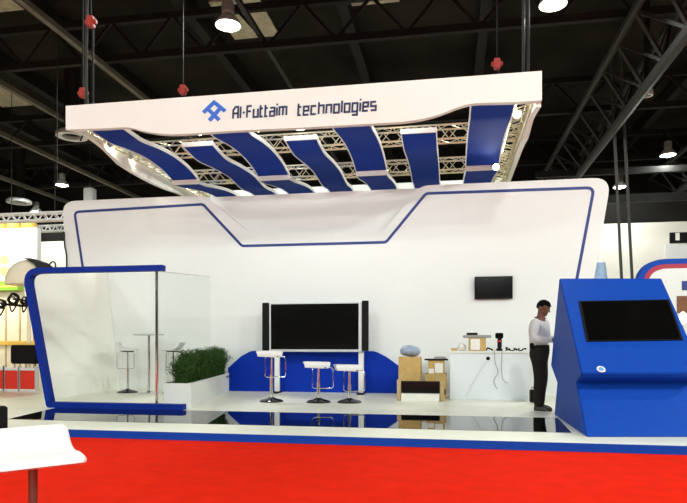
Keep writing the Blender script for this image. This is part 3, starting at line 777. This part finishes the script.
# ================================================================== KIOSK
KL, KR, SK = 1.5, 2.9, .24
kp = [(7.17, DZ), (7.72, .68), (7.48, .755), (7.43, .80), (8.885, 2.055), (9.60, .81), (9.05, .58), (9.3, DZ)]
t = thing('touchscreen_kiosk', 'big royal blue angular kiosk with a slanted black screen', 'kiosk', (2.2, 8.3, DZ))
L_ = [Vector((KL, y, z)) for y, z in kp]; R_ = [Vector((KR, y + SK, z)) for y, z in kp]
MB().loft(L_, R_).build('body', M_BLUE, t, bevel=.012)
A, B, C_ = L_[3], L_[4], R_[3]
nrm = (B - A).cross(C_ - A).normalized()
if nrm.y > 0: nrm = -nrm
def kq(px, py, off=0): return onP(px, py, A + nrm * off, nrm)
sc = [kq(586.4, 342), kq(682.9, 340.6), kq(668.6, 300.2), kq(578.6, 301.8)]
cc = sum(sc, Vector()) / 4
bz = [cc + (p - cc) * 1.0 for p in sc]; inn = [cc + (p - cc) * .955 for p in sc]
MB().hexa([p - nrm * .01 for p in bz] + [p + nrm * .014 for p in bz]).build('bezel', M_BLACK, t)
MB().hexa([p for p in inn] + [p + nrm * .017 for p in inn]).build('screen', M_SCREEN, t)
ec = kq(601, 369.5)
e = MB().cyl(ec - nrm * .005, ec + nrm * .008, .05, n=28).build('round_emblem', M_PAPER, t, True)
MB().cyl(ec, ec + nrm * .011, .032, n=24).build('emblem_centre', mat('pale_blue_enamel', (110, 170, 226), .4), e, True)
# red seat beyond the kiosk
p = onY(683, 380, 9.9)
tag(MB().box(3.42, 3.95, 9.75, 10.3, DZ, .62).build('red_cube_seat', M_PINKR, bevel=.04, seg=3), 'pinkish red cube seat glimpsed beyond the blue kiosk', 'seat')

# ================================================================== PERSON
def skin_mesh(verts, edges, rad, sub=2, root=0):
    me = bpy.data.meshes.new('tmp'); me.from_pydata([Vector(v) for v in verts], edges, []); me.update()
    o = bpy.data.objects.new('tmp', me); COL.objects.link(o)
    md = o.modifiers.new('s', 'SKIN'); md.use_smooth_shade = True
    sv = me.skin_vertices[0].data
    for i, r in enumerate(rad):
        sv[i].radius = (r, r) if not isinstance(r, tuple) else r
        sv[i].use_root = (i == root)
    sb = o.modifiers.new('d', 'SUBSURF'); sb.levels = sub; sb.render_levels = sub
    dg = bpy.context.evaluated_depsgraph_get(); dg.update()
    ev = o.evaluated_get(dg); m2 = bpy.data.meshes.new_from_object(ev)
    bm = bmesh.new(); bm.from_mesh(m2)
    bpy.data.objects.remove(o); bpy.data.meshes.remove(me); bpy.data.meshes.remove(m2)
    return bm
class Sk:
    def __init__(s): s.v, s.e, s.r = [], [], []
    def chain(s, start, pts):
        prev = start; ids = []
        for p, r in pts:
            s.v.append(p); s.r.append(r); i = len(s.v) - 1
            if prev is not None: s.e.append((prev, i))
            prev = i; ids.append(i)
        return ids
def person(loc, rz, label):
    t = thing('person', label, 'person', (0, 0, 0))
    def fin(bm, name, m_, parent=t):
        b = MB(); b.bm.free(); b.bm = bm; o = b.build(name, m_, parent, True)
        return o
    # body
    S = Sk()
    torso = S.chain(None, [((0, 0, .95), .085), ((-.01, 0, 1.12), .12), ((0, 0, 1.30), .12), ((.005, 0, 1.40), .09), ((.02, 0, 1.465), .062), ((.04, 0, 1.53), .07), ((.055, 0, 1.60), .08), ((.055, 0, 1.66), .06)])
    for s in (-1, 1):
        S.chain(torso[0], [((.03 * -s, .09 * s, .84), .06), ((.02 - .03 * s, .10 * s, .5), .055), ((-.02 - .04 * s, .105 * s, .12), .04), ((.01 - .04 * s, .105 * s, .05), .042)])
        el = (.03, .255 * s, 1.115); wr = (.275, .16 * s, 1.10)
        a = S.chain(torso[2], [((.0, .17 * s, 1.37), .055), (el, .042), (wr, .03), ((.325, .145 * s, 1.10), (.032, .022))])
        palm = a[-1]
        for o_, ln in ((.028, .058), (.010, .068), (-.008, .064), (-.026, .05)):
            kx = (.345, .145 * s - o_ * s, 1.102)
            S.chain(palm, [(kx, .0095), ((kx[0] + ln * .6, kx[1], kx[2] - .008), .0085), ((kx[0] + ln * .95, kx[1], kx[2] - .035), .007)])
        S.chain(palm, [((.325, .145 * s - .036 * s, 1.105), .011), ((.355, .145 * s - .056 * s, 1.095), .009)])
    bm = skin_mesh(S.v, S.e, S.r, 2)
    b = MB(); b.bm.free(); b.bm = bm
    hc = Vector((.062, 0, 1.595)); tilt = Matrix.Rotation(.40, 4, 'Y')
    def H(x, y, z): return hc + tilt @ Vector((x, y, z))
    def hb(c, r, n=18):
        mtx = Matrix.Translation(hc) @ tilt @ Matrix.Translation(c) @ Matrix.Diagonal((r[0], r[1], r[2], 1))
        bmesh.ops.create_uvsphere(b.bm, u_segments=n, v_segments=n * 2 // 3, radius=1, matrix=mtx)
    hb((0, 0, .02), (.098, .078, .092)); hb((.022, 0, -.045), (.072, .062, .068)); hb((.07, 0, -.085), (.026, .028, .02), 10)
    b.hexa([H(.085, -.015, -.03), H(.085, .015, -.03), H(.122, .012, -.026), H(.122, -.012, -.026), H(.09, -.008, .025), H(.09, .008, .025), H(.1, .006, .022), H(.1, -.006, .022)])
    for s in (-1, 1): hb((-.01, .08 * s, -.015), (.02, .01, .032), 10)
    body = b.build('body', M_SKIN, t, True)
    for s in (-1, 1):
        MB().ball(H(.084, .03 * s, .008), .007, .010, .006, 10).build('eye', M_PAPER, body, True)
    MB().ball(H(.09, 0, -.055), .008, .022, .006, 10).build('mouth', mat('lip', (96, 46, 40), .5), body, True)
    m = MB(); bmesh.ops.create_uvsphere(m.bm, u_segments=26, v_segments=18, radius=1)
    for v in list(m.bm.verts):
        if v.co.z < -.62 or (v.co.x > .3 and v.co.z < .30) or (v.co.x > -.25 and v.co.z < -.12): m.bm.verts.remove(v)
    for v in m.bm.verts:
        q = v.co.copy(); q = Vector((q.x * .113, q.y * .09, q.z * .108)) * (1 + .05 * math.sin(9 * q.y * 3 + 5 * q.x * 4))
        v.co = hc + tilt @ (q + Vector((-.006, 0, .022)))
    m.build('hair', M_HAIR, t, True)
    # shirt
    S = Sk()
    to = S.chain(None, [((0, 0, .93), (.165, .15)), ((-.015, 0, 1.08), (.172, .152)), ((-.015, 0, 1.25), (.178, .15)), ((0, 0, 1.37), (.13, .12)), ((.02, 0, 1.44), .08)])
    for s in (-1, 1):
        S.chain(to[2], [((.0, .175 * s, 1.365), .088), ((.025, .257 * s, 1.115), .068), ((.15, .205 * s, 1.103), .058), ((.275, .162 * s, 1.10), .046)])
    fin(skin_mesh(S.v, S.e, S.r, 2), 'shirt', M_SHIRT)
    for s in (-1, 1):
        MB().bar((-.02, .10 * s, 1.452), (.02, .175 * s, 1.44), .045, .012).build('epaulette', M_TROUS, t)
    # trousers
    S = Sk()
    to = S.chain(None, [((0, 0, 1.04), (.16, .15)), ((0, 0, .96), (.165, .155)), ((-.01, 0, .88), (.165, .16))])
    for s in (-1, 1):
        S.chain(to[2], [((.0 - .03 * s, .095 * s, .78), .125), ((.025 - .03 * s, .105 * s, .5), .104), ((-.01 - .04 * s, .107 * s, .2), .094), ((-.005 - .04 * s, .107 * s, .03), .09)])
    fin(skin_mesh(S.v, S.e, S.r, 2), 'trousers', M_TROUS)
    MB().lathe([(.128, -.02), (.150, -.02), (.150, .02), (.128, .02), (.128, -.02)], (-.002, 0, 1.0), 24).build('belt', M_BLACK, t, True)
    MB().box(-.1, -.03, -.165, -.12, .97, 1.05).build('phone_pouch', M_BLACK, t, bevel=.01)
    for s in (-1, 1):
        m = MB(); y = .107 * s; xo = .01 - .04 * s
        rows = []
        for x, w, z in ((-.09, .03, .06), (-.085, .04, .085), (0, .043, .1), (.07, .047, .075), (.14, .045, .055), (.18, .025, .03)):
            rows.append([m.bm.verts.new(q) for q in ((x + xo, y - w, 0), (x + xo, y + w, 0), (x + xo, y + w * .9, z * .6), (x + xo, y + w * .4, z), (x + xo, y - w * .4, z), (x + xo, y - w * .9, z * .6))])
        for A_, B_ in zip(rows, rows[1:]):
            for k in range(6):
                j = (k + 1) % 6; m.bm.faces.new((A_[k], A_[j], B_[j], B_[k]))
        m.bm.faces.new(rows[0]); m.bm.faces.new(rows[-1][::-1])
        m.build('shoe', M_SHOE, t, True)
    t.location = loc; t.rotation_euler = (0, 0, rz)
    return t
pp_ = onZ(544.5, 410, DZ)
person((pp_.x - .07, pp_.y + .02, DZ), math.radians(-30), 'man in white shirt and dark trousers looking down beside the blue kiosk')

# ================================================================== NEIGHBOURS, LEFT
YN = 18.0
def nx(px): return onY(px, 300, YN).x
def nz(px, py): return onY(px, py, YN).z
t = thing('neighbour_stand', 'bright white and cream neighbouring stand with green stripe behind the cubicle', 'exhibition stand', (-15, YN, 0))
xr = nx(37); xl = -21.0
MB().box(xl, xr, YN, YN + .2, 3.75, nz(20, 228)).build('header_wall', M_VINYL, t)
MB().box(xl, xr + .3, YN - .02, YN + .22, 0, 3.75).build('wall', M_CREAM, t)
MB().box(xl, nx(24), YN - .3, YN - .02, nz(10, 291), nz(10, 282)).build('green_stripe', M_GREEN, t)
MB().box(xl, nx(24), YN - .31, YN - .295, nz(10, 288), nz(10, 286.5)).build('yellow_stripe', M_YEL, t)
m = MB(); x = xr
zc = nz(20, 228)
while x > xl + .5:
    m.lathe([(0, 0), (.24, 0), (.24, .14), (0, .16)], (x - .25, YN - .05, zc), 14); x -= .55
m.build('scalloped_pelmet', M_YEL, t, True)
for px, py in ((4, 260), (4, 271)):
    p = onY(px, py, YN - .03); MB().cyl((p.x, YN - .035, p.z), (p.x, YN - .02, p.z), .16, n=20).build('yellow_disc', M_YEL, t)
for px in (6, 20, 34):
    p = onY(px, 330, YN - .03); MB().box(p.x - .02, p.x + .02, YN - .05, YN - .02, .1, 2.6).build('panel_seam', M_TAN, t)
p = onY(18, 336, YN); MB().box(xl, xr + .25, YN - .12, YN - .02, nz(18, 345), nz(18, 341)).build('gold_shelf', M_YEL, t)
for i, X in enumerate((-14.2, -16.4, -18.6)):
    high = onY(20, 226, 16.2).z
    ld = bpy.data.lights.new('stand_light', 'SPOT'); ld.energy = 900; ld.spot_size = math.radians(110); ld.spot_blend = .6; ld.color = (1, .93, .76); ld.shadow_soft_size = .1
    tt = thing('stand_spotlight', 'spotlight on an arm washing the neighbouring white header', 'spotlight', (X, 15.7, 4.6), 0, 'spotlights of the neighbouring stand')
    q = Vector((X, 15.7, 4.6)); d = Vector((0, .9, -.25)).normalized()
    MB().cyl(q - d * .2, q, .07, .09, n=14).build('housing', M_SILVER, tt, True)
    MB().cyl(q - d * .01, q + d * .004, .085, n=14).build('lens', M_WARM, tt, True)
    MB().cyl(q + Vector((0, 0, .05)), q + Vector((0, 0, .55)), .02, n=8).build('arm', M_SILVER, tt)
    lo = bpy.data.objects.new('stand_light', ld); COL.objects.link(lo); lo.parent = tt; lo.location = d * .03; lo.rotation_euler = d.to_track_quat('-Z', 'Y').to_euler()
# white lighting trusses
a = onY(-40, 224.5, 15.5); b = onY(75, 221, 15.5)
LT = tag(truss((a.x, 15.5, a.z), (b.x, 15.5, a.z), .2, M_VINYL, None, name='lighting_truss', r=.03), 'white lighting truss over the neighbouring stand, the higher of two', 'truss')
a = onY(-40, 235, 20.5); b = onY(78, 231, 20.5)
LU = tag(truss((a.x, 20.5, a.z), (b.x, 20.5, a.z), .2, M_VINYL, None, name='lighting_truss', r=.03), 'white lighting truss farther back, the lower of two', 'truss')
for o_, y_, xs_ in ((LT, 15.5, (-12.9, -10.8)), (LU, 20.5, (-16.2, -14.4))):
    for x_ in xs_:
        MB().cyl((x_, y_ - .1, a.z + .2), (x_, y_ - .1, 11.05), .012, n=6).build('drop_wire', M_STEELG, o_)
# sail-like cream canopy with a dark fin
YD = 15.6
c = onY(29, 283, YD)
t = thing('dome_sail', 'cream domed sail with a dark pointed tip peeping over the blue frame', 'awning', (c.x, YD, 0))
m = MB(); bmesh.ops.create_uvsphere(m.bm, u_segments=28, v_segments=16, radius=1)
for v in m.bm.verts: v.co = Vector((c.x + v.co.x * .62, YD + v.co.y * .62, c.z + max(-.06, v.co.z * .66)))
m.build('dome', M_CREAM, t, True)
f = [onY(a_, b_, YD - .3) for a_, b_ in ((22, 257.8), (31, 258), (42, 262), (48, 266.5), (46, 272), (38, 271), (34, 264), (28, 260))]
MB().prism(f, (0, .25, 0)).build('fin', M_STEELG, t)
MB().tube(catmull([onY(a_, b_, YD - .2) for a_, b_ in ((48, 266), (52, 262), (55, 263), (55.5, 268), (54, 275))], 5), .02, 6).build('hook', M_STEELG, t)
MB().cyl((c.x, YD, 0), (c.x, YD, c.z + .05), .05, n=10).build('mast', M_CREAM, t)
# dark round spot cluster
YC = 15.2
for i, (px, py, r) in enumerate(((1.5, 304, .10), (13.5, 299, .14), (25, 301, .09))):
    p = onY(px, py, YC + .3 * (i % 2))
    t = thing('spot_cluster_lamp', ('small', 'large', 'medium')[i] + ' round black lamp with chrome ball on the neighbouring stand', 'lamp', p, 0, 'round black lamps of the neighbouring stand')
    ring_ = [(p.x + r * math.cos(2 * PI * k / 20), p.y + .03 * math.sin(k), p.z + r * math.sin(2 * PI * k / 20)) for k in range(20)]
    MB().tube(ring_, .045, 8, True).build('rim', M_BLACK, t, True)
    MB().ball(p + Vector((.02, -.05, .06)), r * .45).build('ball', M_CHROME, t, True)
    MB().tube(catmull([p + Vector((-r, 0, -.1)), p + Vector((-.05, 0, -r - .22)), p + Vector((r, 0, -.1))], 6), .02, 6).build('hanging_cord', M_BLACK, t, True)
    MB().cyl(p, (p.x, 17.98, p.z), .035, n=8).build('bracket', M_BLACK, t)
# black equipment bench
YQ = 14.6
a, b = onY(10, 345, YQ), onY(36.5, 364, YQ)
t = thing('equipment_bench', 'black covered bench on thin chrome legs behind the slanted blue post', 'bench', ((a.x + b.x) / 2, YQ, 0))
MB().box(a.x, b.x, YQ, YQ + .6, b.z, a.z).build('cover', M_BLACK, t, bevel=.03)
for x in (a.x + .08, b.x - .08):
    for y in (YQ + .08, YQ + .52):
        MB().cyl((x, y, 0), (x, y, b.z), .022, n=8).build('leg', M_CHROME, t, True)
MB().box(a.x - .05, b.x + .05, YQ - .02, YQ + .62, a.z, a.z + .05).build('top_board', M_YEL, t, bevel=.008)
# red barrier panels
YR = 12.9
for i, (p0, p1, lab) in enumerate(((-14, 3.2, 'red cloth barrier panel cut by the left picture edge'), (5.2, 18, 'red cloth barrier panel farther from the slanted blue post'), (20.5, 35, 'red cloth barrier panel next to the slanted blue post'))):
    a, b = onY(p0, 372, YR), onY(p1, 392, YR)
    t = thing('barrier_panel', lab, 'barrier', ((a.x + b.x) / 2, YR, 0), 0, 'low red barrier on the neighbouring stand')
    MB().box(a.x, b.x, YR, YR + .05, .06, .50).build('cloth', M_REDP, t)
    MB().box(a.x - .03, b.x + .03, YR - .02, YR + .07, .50, .56).build('top_rail', M_VINYL, t, bevel=.008)
    MB().box(a.x - .03, b.x + .03, YR - .02, YR + .07, .0, .06).build('bottom_rail', M_VINYL, t, bevel=.008)
    for x in (a.x - .04, b.x + .015):
        MB().box(x, x + .03, YR - .03, YR + .08, 0, .6).build('post', M_SILVER, t)
# dark case at the left picture edge, in front of the platform
t = thing('black_plinth', 'black plinth on the red carpet against the platform at the left edge', 'plinth', (-5.3, 6.2, .008))
pr = onY(8.3, 430, 6.7)
MB().box(pr.x - .55, pr.x, 6.25, 6.7, .008, onY(4, 411, 6.25).z).build('body', M_BLACK, t, bevel=.01)
MB().box(pr.x - .53, pr.x - .02, 6.27, 6.68, onY(4, 411, 6.25).z, onY(4, 411, 6.25).z + .012).build('top_plate', M_STEELG, t)

# ================================================================== NEIGHBOURS, RIGHT
YA = 18.5
def ax(px): return onY(px, 300, YA).x
def az(px, py): return onY(px, py, YA).z
t = thing('rounded_stand', 'white neighbouring stand wall with rounded corner edged in blue and red', 'exhibition stand', (7, YA, 0))
zt = az(680, 258.5); xl = ax(637); xr = 11.0
def arch(i, Y0, d, m_, name):
    q = round_poly([(xl + i, Y0, 0), (xl + i, Y0, zt - i), (xr, Y0, zt - i), (xr, Y0, 0)], [0, .8 - i, 0, 0], 10)
    return MB().prism(q, (0, d, 0)).build(name, m_, t)
arch(0, YA, .3, M_BLUE, 'blue_border'); arch(.15, YA - .02, .1, mat('dark_red_border', (170, 40, 66), .6), 'red_border'); arch(.28, YA - .04, .1, M_VINYL, 'panel')
for (p0, p1, q0, q1, m_, nm) in ((682, 694, 281, 290, M_NAVY, 'small_picture'), (677, 694, 296, 313, M_BROWN, 'framed_picture')):
    a, b = onY(p0, q0, YA - .06), onY(p1, q1, YA - .06)
    MB().box(a.x, b.x, YA - .06, YA - .04, b.z, a.z).build(nm, m_, t)
a = onY(683, 318, YA - 1)
t2 = thing('floor_lamp', 'glowing white globe lamp on a thin pole before the rounded stand', 'lamp', (a.x, YA - 1, 0))
MB().ball(a, .1, .1, .17, 16).build('globe', M_WARM if False else mat('lit_globe', (255, 255, 250), .4, emit=(255, 252, 240), es=2), t2, True)
MB().cyl((a.x, YA - 1, .02), (a.x, YA - 1, a.z - .16), .02, n=8).build('pole', M_SILVER, t2)
MB().cyl((a.x, YA - 1, 0), (a.x, YA - 1, .02), .15, n=20).build('base', M_SILVER, t2)
# pipes
for i, (p0, q0, p1, q1, lab) in enumerate(((618.4, 215, 621.6, 280, 'dark slanting pipe before the pale hall wall, nearer the feature wall'), (628.8, 215, 632.2, 280, 'dark slanting pipe before the pale hall wall, nearer the rounded stand'))):
    a, b = onY(p0, q0, 22), onY(p1, q1, 22)
    d = (b - a) / (a.z - b.z)
    tag(MB().tube([a + d * -(HZ - a.z), a, b, b + d * b.z], .05, 8).build('drop_pipe', mat('pipe_grey', (62, 60, 56), .7)), lab, 'pipe')
# tapered banner tower
YV = 16
a, b = onY(594.5, 263, YV), onY(605.5, 277, YV)
t = thing('tapered_sign', 'pale blue tapered display column rising behind the blue kiosk', 'display column', ((a.x + b.x) / 2, YV, 0))
cx = (a.x + b.x) / 2
MB().lathe([(0, 0), (.3, 0), (.26, b.z * .5), (.17, b.z), (.125, a.z), (0, a.z)], (cx, YV, 0), 20).build('column', M_GREYB, t, True)
MB().lathe([(0, 0), (.1, 0), (.05, .12), (.04, .3), (0, .32)], (cx, YV, a.z), 16).build('cap', M_PAPER, t, True)
# black sign and white board on the hall wall
YW = HY1 - .1
a, b = onY(670, 232.5, YW), onY(692, 242.5, YW)
t = thing('wall_sign', 'black sign with a white upright mark high on the hall wall', 'sign', ((a.x + b.x) / 2, YW, b.z))
MB().box(a.x, b.x, YW, YW + .09, b.z, a.z).build('board', M_BLACK, t, bevel=.01)
q = onY(677.5, 237, YW); MB().box(q.x - .09, q.x + .09, YW - .012, YW, q.z - .16, q.z + .2).build('white_mark', M_PAPER, t)
a, b = onY(665.5, 243.5, YW), onY(694, 259, YW)
tag(MB().box(a.x, b.x, YW, YW + .09, b.z - 1.2, a.z - .05).build('white_board', M_VINYL, bevel=.01), 'white board on the hall wall below the black sign', 'board')

# ================================================================== WORLD / VIEW
w = bpy.data.worlds.new('world'); SC.world = w; w.use_nodes = True
w.node_tree.nodes['Background'].inputs[0].default_value = (1, .97, .92, 1)
w.node_tree.nodes['Background'].inputs[1].default_value = 0.02
SC.view_settings.view_transform = 'Standard'; SC.view_settings.look = 'None'
SC.view_settings.gamma = 1; SC.view_settings.use_curve_mapping = False
SC.view_settings.exposure = -0.46
